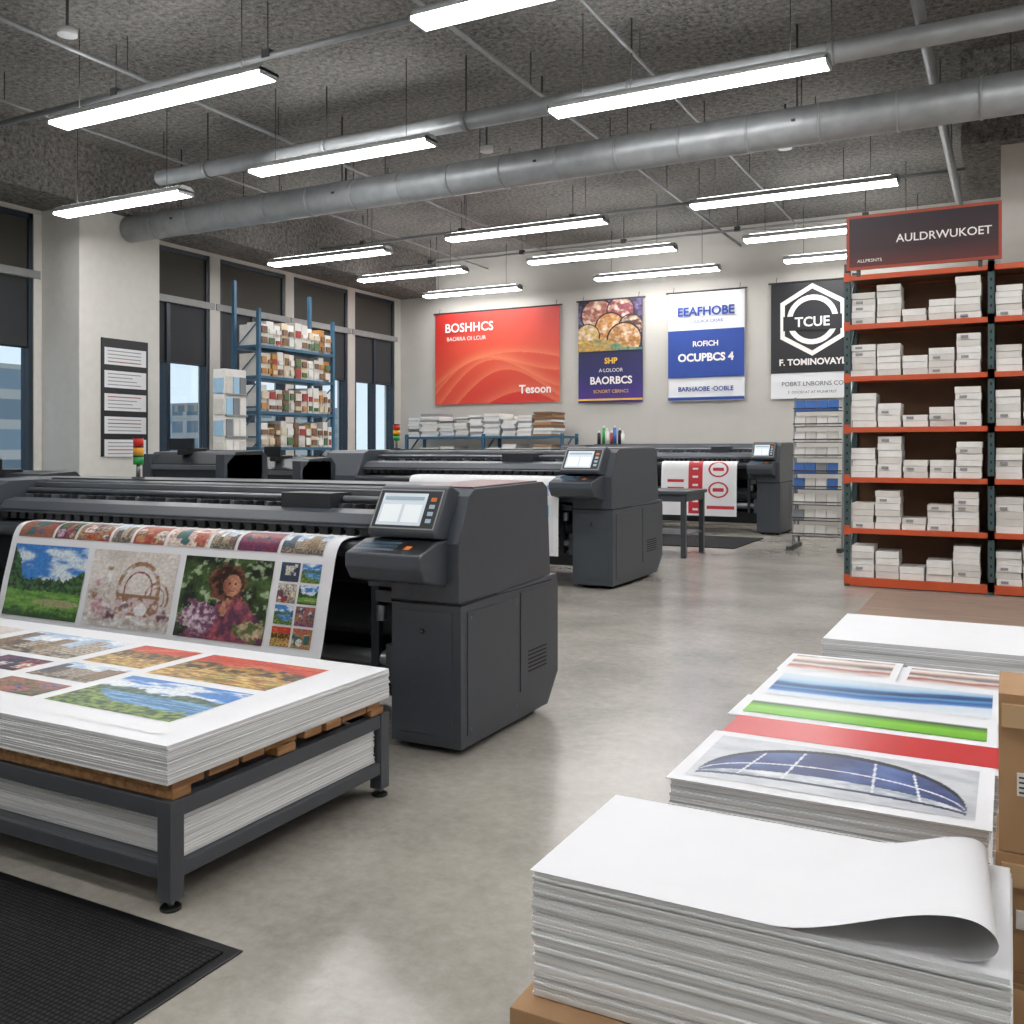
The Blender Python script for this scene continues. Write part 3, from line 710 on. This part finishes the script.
# ---------------------------------------------------------------- right foreground
e = empty('blank_paper_stack', (0, 0, 0))
b = B(); stack(b, -.905, .0, 1.82, 2.31, .335, .6, .004, (.005, .009)); b.done('sheets', e, bevel=.001)
b = B()
b.box(-.93, .04, 1.76, 2.33, .12, .333, M['card']); b.box(-.93, .04, 1.758, 1.762, .2, .25, M['tape'])
for y0, y1 in ((1.76, 1.86), (2.0, 2.1), (2.23, 2.33)):
    b.box(-.95, .06, y0, y1, .09, .12, M['wood'])
for x in (-.95, -.5, -.04): b.box(x, x+.1, 1.76, 2.33, 0, .09, M['wood'])
b.done('carton_on_pallet', e, bevel=.004)
b = B()
def curl(u, v):
    s_ = u*1.1
    y = 1.815+.5*v+.03*ss(.6, 1, u)*(1-v)
    amp = .6+.5*(1-v); k0 = .5+.14*v
    if s_ < k0: x, z = -.91+s_, 0
    elif s_ < .86:
        t = (s_-k0)/(.86-k0); x = -.91+k0+(.86-k0-.03)*t; z = .075*amp*(t*t*(3-2*t))
    else:
        t = (s_-.86)/.24; r = .0375*amp; a = t*math.pi*1.05
        x = -.08+r*1.5*math.sin(a); z = .0375*amp*1.0+r*math.cos(a)
    return (x, y, .603+z)
b.grid(curl, 90, 8, M['sheet']); b.done('curled_top_sheet', e, recalc=False)

e = empty('poster_sample_stack', (0, 0, 0))
b = B()
rows = [(2.64, 3.14, -.87, -.05, .55), (3.16, 3.62, -.86, -.03, .545), (3.64, 4.16, -.86, -.03, .54), (4.18, 4.52, -.87, -.02, .54)]
for y0, y1, x0, x1, z1 in rows: stack(b, x0, x1, y0, y1, .2, z1, .005, (.006, .011))
b.done('sheets', e, bevel=.001)
b = B()
for x in (-.85, -.5, -.12): b.box(x, x+.1, 2.64, 4.52, 0, .17, M['wood'])
for y in (2.64, 2.9, 3.2, 3.5, 3.8, 4.1, 4.42): b.box(-.86, -.01, y, y+.1, .17, .2, M['wood'])
b.done('pallet', e, bevel=.003)
b = B()
def sheetq(x0, x1, y0, y1, z, m):
    b.quad((x0, y0, z), (x1, y0, z), (x1, y1, z), (x0, y1, z), m)
def sheetp(x0, x1, y0, y1, z, p):
    b.grid(lambda u, v: (x0+(x1-x0)*u, y0+(y1-y0)*v, z), int((x1-x0)/.004), int((y1-y0)/.004), INK, p)
def slab(x0, x1, y0, y1, z, t=.004): b.box(x0, x1, y0, y1, z-t, z-.0005, M['sheet'])
slab(-.88, -.04, 2.63, 3.15, .558); sheetp(-.84, -.08, 2.68, 3.1, .5590, p_stadium)
slab(-.86, -.02, 3.1, 3.38, .553); sheetq(-.86, -.02, 3.16, 3.38, .5555, M['cred'])
slab(-.9, -.04, 3.38, 3.68, .556); sheetq(-.86, -.07, 3.43, 3.6, .5575, P['greengrad'])
slab(-.89, -.03, 3.68, 4.18, .553); sheetp(-.85, -.06, 3.73, 4.13, .5545, p_bluebands)
slab(-.9, -.42, 4.18, 4.54, .552); sheetq(-.87, -.45, 4.22, 4.5, .5535, P['multi'])
slab(-.4, .0, 4.17, 4.5, .552); sheetq(-.38, -.02, 4.2, 4.46, .5535, P['multi'])
b.done('poster_samples', e, recalc=False)

e = empty('blank_paper_stack', (0, 0, 0))
b = B(); stack(b, -.80, .35, 4.72, 5.5, .2, .6, .005, (.006, .011)); b.done('sheets', e, bevel=.001)
b = B()
for x in (-.82, -.3, .22): b.box(x, x+.12, 4.72, 5.5, 0, .17, M['wood'])
for y in (4.72, 4.95, 5.18, 5.4): b.box(-.83, .36, y, y+.1, .17, .2, M['wood'])
b.done('pallet', e, bevel=.003)

e = empty('cardboard_box_stack', (0, 0, 0))
b = B()
b.box(-.022, .5, 2.36, 2.61, .0, .35, M['card']); b.box(-.03, .49, 2.365, 2.615, .352, .61, M['card']); b.box(-.024, .5, 2.37, 2.61, .612, .96, M['card'])
for z0 in (.28, .54, .89): b.box(-.018, .48, 2.356, 2.372, z0, z0+.05, M['tape'])
b.box(.2, .26, 2.36, 2.612, .2, .9615, M['tape'])
b.box(.012, .06, 2.364, 2.37, .74, .79, M['boxw']); b.box(.01, .05, 2.358, 2.365, .45, .49, M['boxw'])
for i in range(4): b.box(.016, .055, 2.3625, 2.364, .746+i*.011, .750+i*.011, M['dark'])
b.done('cartons', e, bevel=.004)

# ---------------------------------------------------------------- right pallet rack
e = empty('orange_storage_rack', (0, 0, 0))
b = B(); ry0, ry1 = 11.0, 11.65
ups = [-1.63, -.21, 1.21, 2.63]
for x in ups:
    for y in (ry0, ry1-.07):
        b.box(x, x+.06, y, y+.07, 0, 3.55, M['rackup'])
        z = .1
        if y == ry0:
            while z < 3.5: b.box(x+.02, x+.04, y-.001, y, z, z+.03, M['seam']); z += .09
    z = .2
    while z < 3.2:
        b.cyl((x+.03, ry0+.04, z), (x+.03, ry1-.04, z+.5), .012, M['rackup'], 6); z += .55
lev = [.1, .64, 1.2, 1.75, 2.31, 2.88, 3.42]
for i in range(3):
    xa, xb = ups[i]+.06, ups[i+1]
    for k, z in enumerate(lev):
        hh = .035 if k else .07
        b.box(xa, xb, ry0-.005, ry0+.04, z-hh-.02, z, M['rackbeam']); b.box(xa, xb, ry1-.05, ry1, z-hh, z, M['rackbeam'])
        b.box(xa, xb, ry0+.04, ry1-.05, z-.025, z-.003, M['rackback'])
        for xx in (xa-.06, xb-.0): b.box(xx-.002, xx+.062, ry0-.012, ry0, z-.07, z+.03, M['rackbeam'])
    b.box(xa, xb, ry1-.02, ry1-.005, .1, 3.42, M['rackback'])
b.done('frame', e, bevel=.002)
b = B()
for i in range(3):
    xa = ups[i]+.075
    for k, z in enumerate(lev[:-1]):
        x = xa
        pat = R.choice([[5, 6, 3, 3, 6], [5, 6, 2, 3, 6], [4, 6, 2, 4, 6], [5, 5, 3, 4, 6], [5, 4, 2, 3, 6]])
        for n in pat:
            w = R.uniform(.225, .252); hb = R.choice([.065, .07, .075]); zz = z
            for q in range(n):
                j = R.uniform(-.006, .006)
                if zz+hb > z+.46: break
                b.box(x+j, x+w+j, ry0+.03+R.uniform(0, .02), ry0+.4, zz, zz+hb-.003, M[R.choice(['boxw', 'boxw', 'boxw2'])])
                if R.random() < .18: b.box(x+.04+j, x+.11+j, ry0+.022, ry0+.05, zz+.02, zz+.045, M['boxl'])
                zz += hb
            x += w+R.uniform(.012, .03)
b.done('carton_stock', e, bevel=.002)
b = B(); y = 10.96
b.box(-1.60, -.08, y, y+.03, 3.47, 4.06, M['signb'])
b.quad((-1.57, y-.003, 3.5), (-.11, y-.003, 3.5), (-.11, y-.003, 4.03), (-1.57, y-.003, 4.03), P['signg'])
b.text('AULDRWUKOET', (-.17, y-.006, 3.77), (1, 0, 0), (0, 0, 1), .122, M['txtw'], 'RIGHT', .001)
b.text('ALLPRSNTS', (-1.36, y-.006, 3.56), (1, 0, 0), (0, 0, 1), .05, M['txtw'])
b.box(-1.5, -1.46, y+.03, y+.07, 3.4, 4.0, M['dkmetal']); b.box(-.3, -.26, y+.03, y+.07, 3.4, 4.0, M['dkmetal'])
b.done('sign_board', e)

b = B()
X0, X1 = -2.95, -2.2
for x in (X0, X1-.03):
    b.prism([(14.75, 0.05), (14.95, 2.3), (14.99, 2.3), (14.8, .05)], x, x+.03, M['conduit']); b.box(x-.02, x+.05, 14.45, 15.3, 0, .06, M['dkmetal'])
    b.cyl((x+.015, 15.25, .05), (x+.015, 14.97, 1.6), .015, M['conduit'], 8)
for i in range(9):
    z = .2+i*.235; yy = 14.74+.018*i
    b.box(X0+.03, X1-.03, yy-.1, yy+.02, z, z+.012, M['dkmetal']); b.cyl((X0+.02, yy-.1, z+.05), (X1-.02, yy-.1, z+.05), .009, M['dkmetal'], 6)
    x = X0+.04
    while x < X1-.14:
        m = M['blue'] if (i in (3, 4, 8) and R.random() < .85) else M[R.choice(['boxw', 'boxw', 'boxw2', 'boxw', 'g_grey'])]
        b.prism([(yy-.07, z+.014), (yy-.03, z+.17), (yy+.01, z+.17), (yy-.01, z+.014)], x, x+.15, m); x += .16
b.done('brochure_rack')

# ---------------------------------------------------------------- banners on back wall
def hang(b, x0, x1, zt, y):
    b.cyl((x0-.05, y, zt+.02), (x1+.05, y, zt+.02), .018, M['dkmetal'], 8)
    for x in (x0+.1, x1-.1): b.cyl((x, y, zt+.02), (x, y+.05, zt+.14), .006, M['cable'], 5)
def cloth(b, x0, x1, z0, z1, y, m, amp=.012, paint=None):
    n = (200, 130) if paint else (24, 6)
    b.grid(lambda u, v: (x0+(x1-x0)*u, y+amp*math.sin(u*9)*(1-v)-.012*(1-v), z0+(z1-z0)*v), n[0], n[1], m, paint)
Rv, Uv = (1, 0, 0), (0, 0, 1); yw = 18.95
b = B(); hang(b, -11.98, -8.76, 4.67, yw); cloth(b, -11.98, -8.76, 2.56, 4.67, yw-.01, INK, .005, p_redwave)
b.text('BOSHHCS', (-11.7, yw-.04, 4.32), Rv, Uv, .29, M['txtw'], 'LEFT', .004); b.text('BAORRA OI LCUR', (-11.65, yw-.04, 4.07), Rv, Uv, .13, M['txtw'], 'LEFT')
b.text('Tesoon', (-8.95, yw-.04, 2.85), Rv, Uv, .26, M['txtw'], 'RIGHT', .006); b.done('hanging_banner', recalc=False)
b = B(); x0, x1 = -8.31, -6.84; hang(b, x0, x1, 4.7, yw); cloth(b, x0, x1, 2.52, 3.68, yw-.01, P['violetg'], .005); cloth(b, x0, x1, 3.62, 4.7, yw-.02, INK, .0, p_crowd())
b.box(x0, x1, yw-.035, yw-.03, 2.56, 2.6, M['yel']); b.text('SHP', (-7.55, yw-.04, 3.4), Rv, Uv, .17, M['yel'], bold=.006)
b.text('A·LOLOOR', (-7.55, yw-.04, 3.2), Rv, Uv, .11, M['txtw']); b.text('BAORBCS', (-7.55, yw-.04, 2.98), Rv, Uv, .22, M['txtw'], bold=.006); b.text('SCNORT CBRNCS', (-7.55, yw-.04, 2.75), Rv, Uv, .1, M['yel'])
b.done('hanging_banner', recalc=False)
b = B(); x0, x1 = -6.28, -4.7; xm = (x0+x1)/2; hang(b, x0, x1, 4.72, yw)
cloth(b, x0, x1, 2.5, 4.72, yw-.01, M['white'], .005); b.box(x0, x1, yw-.04, yw-.035, 2.98, 3.95, M['blueb']); b.box(x0, x1, yw-.04, yw-.035, 2.52, 2.58, M['blueb'])
b.text('EEAFHOBE', (xm, yw-.045, 4.32), Rv, Uv, .25, M['txtb'], bold=.008); b.text('COOLRCR CRSRB', (xm, yw-.045, 4.12), Rv, Uv, .09, M['txtb'])
b.text('ROFICH', (xm, yw-.045, 3.66), Rv, Uv, .15, M['txtw'], bold=.004); b.text('OCUPBCS 4', (xm, yw-.045, 3.38), Rv, Uv, .22, M['txtw'], bold=.008); b.text('BARHAOBE ·OOBLE', (xm, yw-.045, 2.74), Rv, Uv, .13, M['txtb'], bold=.003)
b.done('hanging_banner', recalc=False)
b = B(); x0, x1 = -4.18, -2.6; xm = (x0+x1)/2; hang(b, x0, x1, 4.75, yw)
cloth(b, x0, x1, 3.0, 4.75, yw-.01, M['dark'], .0); cloth(b, x0, x1, 2.5, 3.0, yw-.01, M['white'], .005)
def ring(cx, cz, r0, r1, n, m, y, a=math.pi/2):
    for i in range(n):
        t0, t1 = a+2*math.pi*i/n, a+2*math.pi*(i+1)/n
        b.quad(*[(cx+r*math.cos(t), y, cz+r*math.sin(t)) for r, t in ((r1, t0), (r1, t1), (r0, t1), (r0, t0))], m)
ring(xm, 4.02, .6, .7, 6, M['txtw'], yw-.03); ring(xm, 4.02, .38, .48, 32, M['txtw'], yw-.03)
b.box(xm-.55, xm+.55, yw-.036, yw-.032, 3.82, 4.1, M['dark']); b.text('TCUE', (xm, yw-.045, 3.97), Rv, Uv, .26, M['txtw'], bold=.006)
b.text('F. TOMINOVAYL', (xm, yw-.045, 3.2), Rv, Uv, .17, M['txtw'], bold=.006); b.text('POBRT LNBORNS CO', (xm, yw-.045, 2.78), Rv, Uv, .12, M['dark']); b.text('F. OOOECAT AT FFUNRTRST', (xm, yw-.045, 2.62), Rv, Uv, .07, M['dark'])
b.done('hanging_banner', recalc=False)

e = empty('paper_storage_shelf', (0, 0, 0))
b = B(); x0, x1, y0, y1 = -12.2, -8.25, 18.0, 18.8
for x in (x0, -10.2, x1-.06):
    for y in (y0, y1-.06): b.box(x, x+.06, y, y+.06, 0, 1.85, M['teal'])
for z in (.4, 1.1, 1.8): b.box(x0, x1, y0-.01, y1, z-.05, z, M['teal'])
for x in (x0, -10.2, x1-.06): b.cyl((x+.03, y0, 1.35), (x+.03, y0+.5, 1.75), .02, M['teal'], 6)
b.done('frame', e)
b = B(); x = x0+.05
while x < x1-.4:
    w = R.uniform(.3, .5)
    for z in (.4, 1.1, 1.8):
        zz = z; hmax = R.uniform(.35, .52)
        while zz < z+hmax:
            t = R.uniform(.03, .07); j = R.uniform(-.03, .03); b.box(x+j, x+w+j-.03, y0+R.uniform(.02, .08), y1-.1, zz, zz+t-.004, M[R.choice(['boxw', 'boxw', 'boxw2', 'boxl', 'sheet'] if x < -9.3 else ['card', 'g_brown', 'boxw'])]); zz += t
    x += w+.02
b.done('paper_reams', e)

e = empty('ink_bottle_group', (0, 0, 0))
b = B(); zt = 1.62
for i, c in enumerate(('dark', 'green', 'boxw', 'g_red', 'blue', 'dark', 'boxw')):
    x = -7.34+.085*i; y = 17.75+.05*(i % 2); h = .2+.05*((i*5) % 3)
    b.cyl((x, y, zt), (x, y, zt+h), .036, M[c], 12); b.cyl((x, y, zt+h), (x, y, zt+.03+h), .036, M[c], 12, r1=.014); b.cyl((x, y, zt+.03+h), (x, y, zt+.07+h), .016, M['white'], 10)
b.done('bottles', e)

# ---------------------------------------------------------------- left goods rack (teal)
e = empty('goods_shelving_rack', (0, 0, 0))
b = B(); x0, x1, y0, y1 = -11.6, -11.0, 11.95, 13.95
for x in (x0, x1-.06):
    for y in (y0, y1-.06): b.box(x, x+.06, y, y+.06, 0, 4.35 if x == x0 else 3.85, M['teal'])
for y in (y0+.01, y1-.05):
    z = .2
    while z < 3.5: b.cyl((x0+.05, y+.02, z), (x1-.03, y+.02, z+.45), .013, M['teal'], 6); b.box(x0+.05, x1-.05, y, y+.03, z, z+.03, M['teal']); z += .5
lv = [.3, .95, 1.55, 2.15, 2.74, 3.25]
for z in lv: b.box(x0, x1+.01, y0+.02, y1-.02, z-.05, z, M['teal'])
b.done('frame', e, bevel=.003)
b = B()
for z in lv:
    y = y0+.08
    while y < y1-.16:
        w = R.uniform(.12, .2); h = R.uniform(.32, .46)
        b.box(x0+.1, x1-.02-R.uniform(0, .05), y, min(y+w-.012, y1-.07), z, z+h, M[R.choice(['boxw', 'g_cream', 'g_brown', 'boxw2', 'boxw', 'g_amber', 'g_cream', 'boxw'])])
        for q in range(2): b.box(x1-.03, x1-.012, y+.015, min(y+w-.03, y1-.09), z+.04+q*.17, z+.04+q*.17+R.uniform(.06, .13), M[R.choice(['boxw', 'g_brown', 'g_cream', 'g_red', 'g_green', 'g_amber', 'boxw2', 'g_brown'])])
        y += w
b.done('packaged_goods', e)

b = B()
b.box(-11.0, -10.7, 10.9, 11.4, 0, .08, M['trim']); b.box(-10.98, -10.74, 10.92, 11.38, .08, 2.76, M['boxw'])
for i in range(7):
    z = .4+i*.33
    for j in range(3): b.box(-10.74, -10.715, 10.94+j*.145, 11.07+j*.145, z, z+.26, M[['lblue', 'boxw', 'g_grey', 'boxw2', 'boxw'][(i*3+j*2) % 5]])
    b.box(-10.74, -10.7, 10.92, 11.38, z-.03, z, M['trim'])
for i in range(7): b.box(-10.96, -10.76, 10.9, 10.92, .4+i*.33, .64+i*.33, M[['lblue', 'boxw2'][i % 2]])
b.done('brochure_display_tower', bevel=.003)

b = B(); xf = -12.15
b.box(xf, xf+.03, 9.8, 10.66, 1.4, 3.2, M['dark'])
for i in range(5):
    z = 2.80-i*.35
    b.quad((xf+.034, 9.84, z), (xf+.034, 10.62, z), (xf+.034, 10.62, z+.26), (xf+.034, 9.84, z+.26), M['white'])
    for k in range(4): b.box(xf+.034, xf+.037, 9.9, 10.52-.08*((k*i) % 3), z+.04+k*.055, z+.054+k*.055, M['boxl'] if (i+k) % 5 else M['g_red'])
b.done('wall_chart')

# ---------------------------------------------------------------- world, camera
w = bpy.data.worlds.new('world'); scene.world = w; w.use_nodes = True
bg = w.node_tree.nodes['Background']
tc = w.node_tree.nodes.new('ShaderNodeTexCoord'); sp = w.node_tree.nodes.new('ShaderNodeSeparateXYZ')
rp = w.node_tree.nodes.new('ShaderNodeValToRGB'); rp.color_ramp.elements[0].position = .0; rp.color_ramp.elements[1].position = .6
rp.color_ramp.elements[0].color = lin('#e6edf3'); rp.color_ramp.elements[1].color = lin('#a9c8e6')
w.node_tree.links.new(tc.outputs['Generated'], sp.inputs[0]); w.node_tree.links.new(sp.outputs['Z'], rp.inputs['Fac']); w.node_tree.links.new(rp.outputs['Color'], bg.inputs['Color'])
bg.inputs['Strength'].default_value = 1.35

cam = bpy.data.cameras.new('camera'); co = bpy.data.objects.new('camera', cam); scene.collection.objects.link(co)
co.location = (0, 0, 1.5); co.rotation_euler = (math.radians(90), 0, math.radians(27.7))
cam.sensor_width = 36; cam.lens = 950/1024*36; cam.shift_y = -62/1024; cam.clip_start = .05; cam.clip_end = 300
scene.camera = co
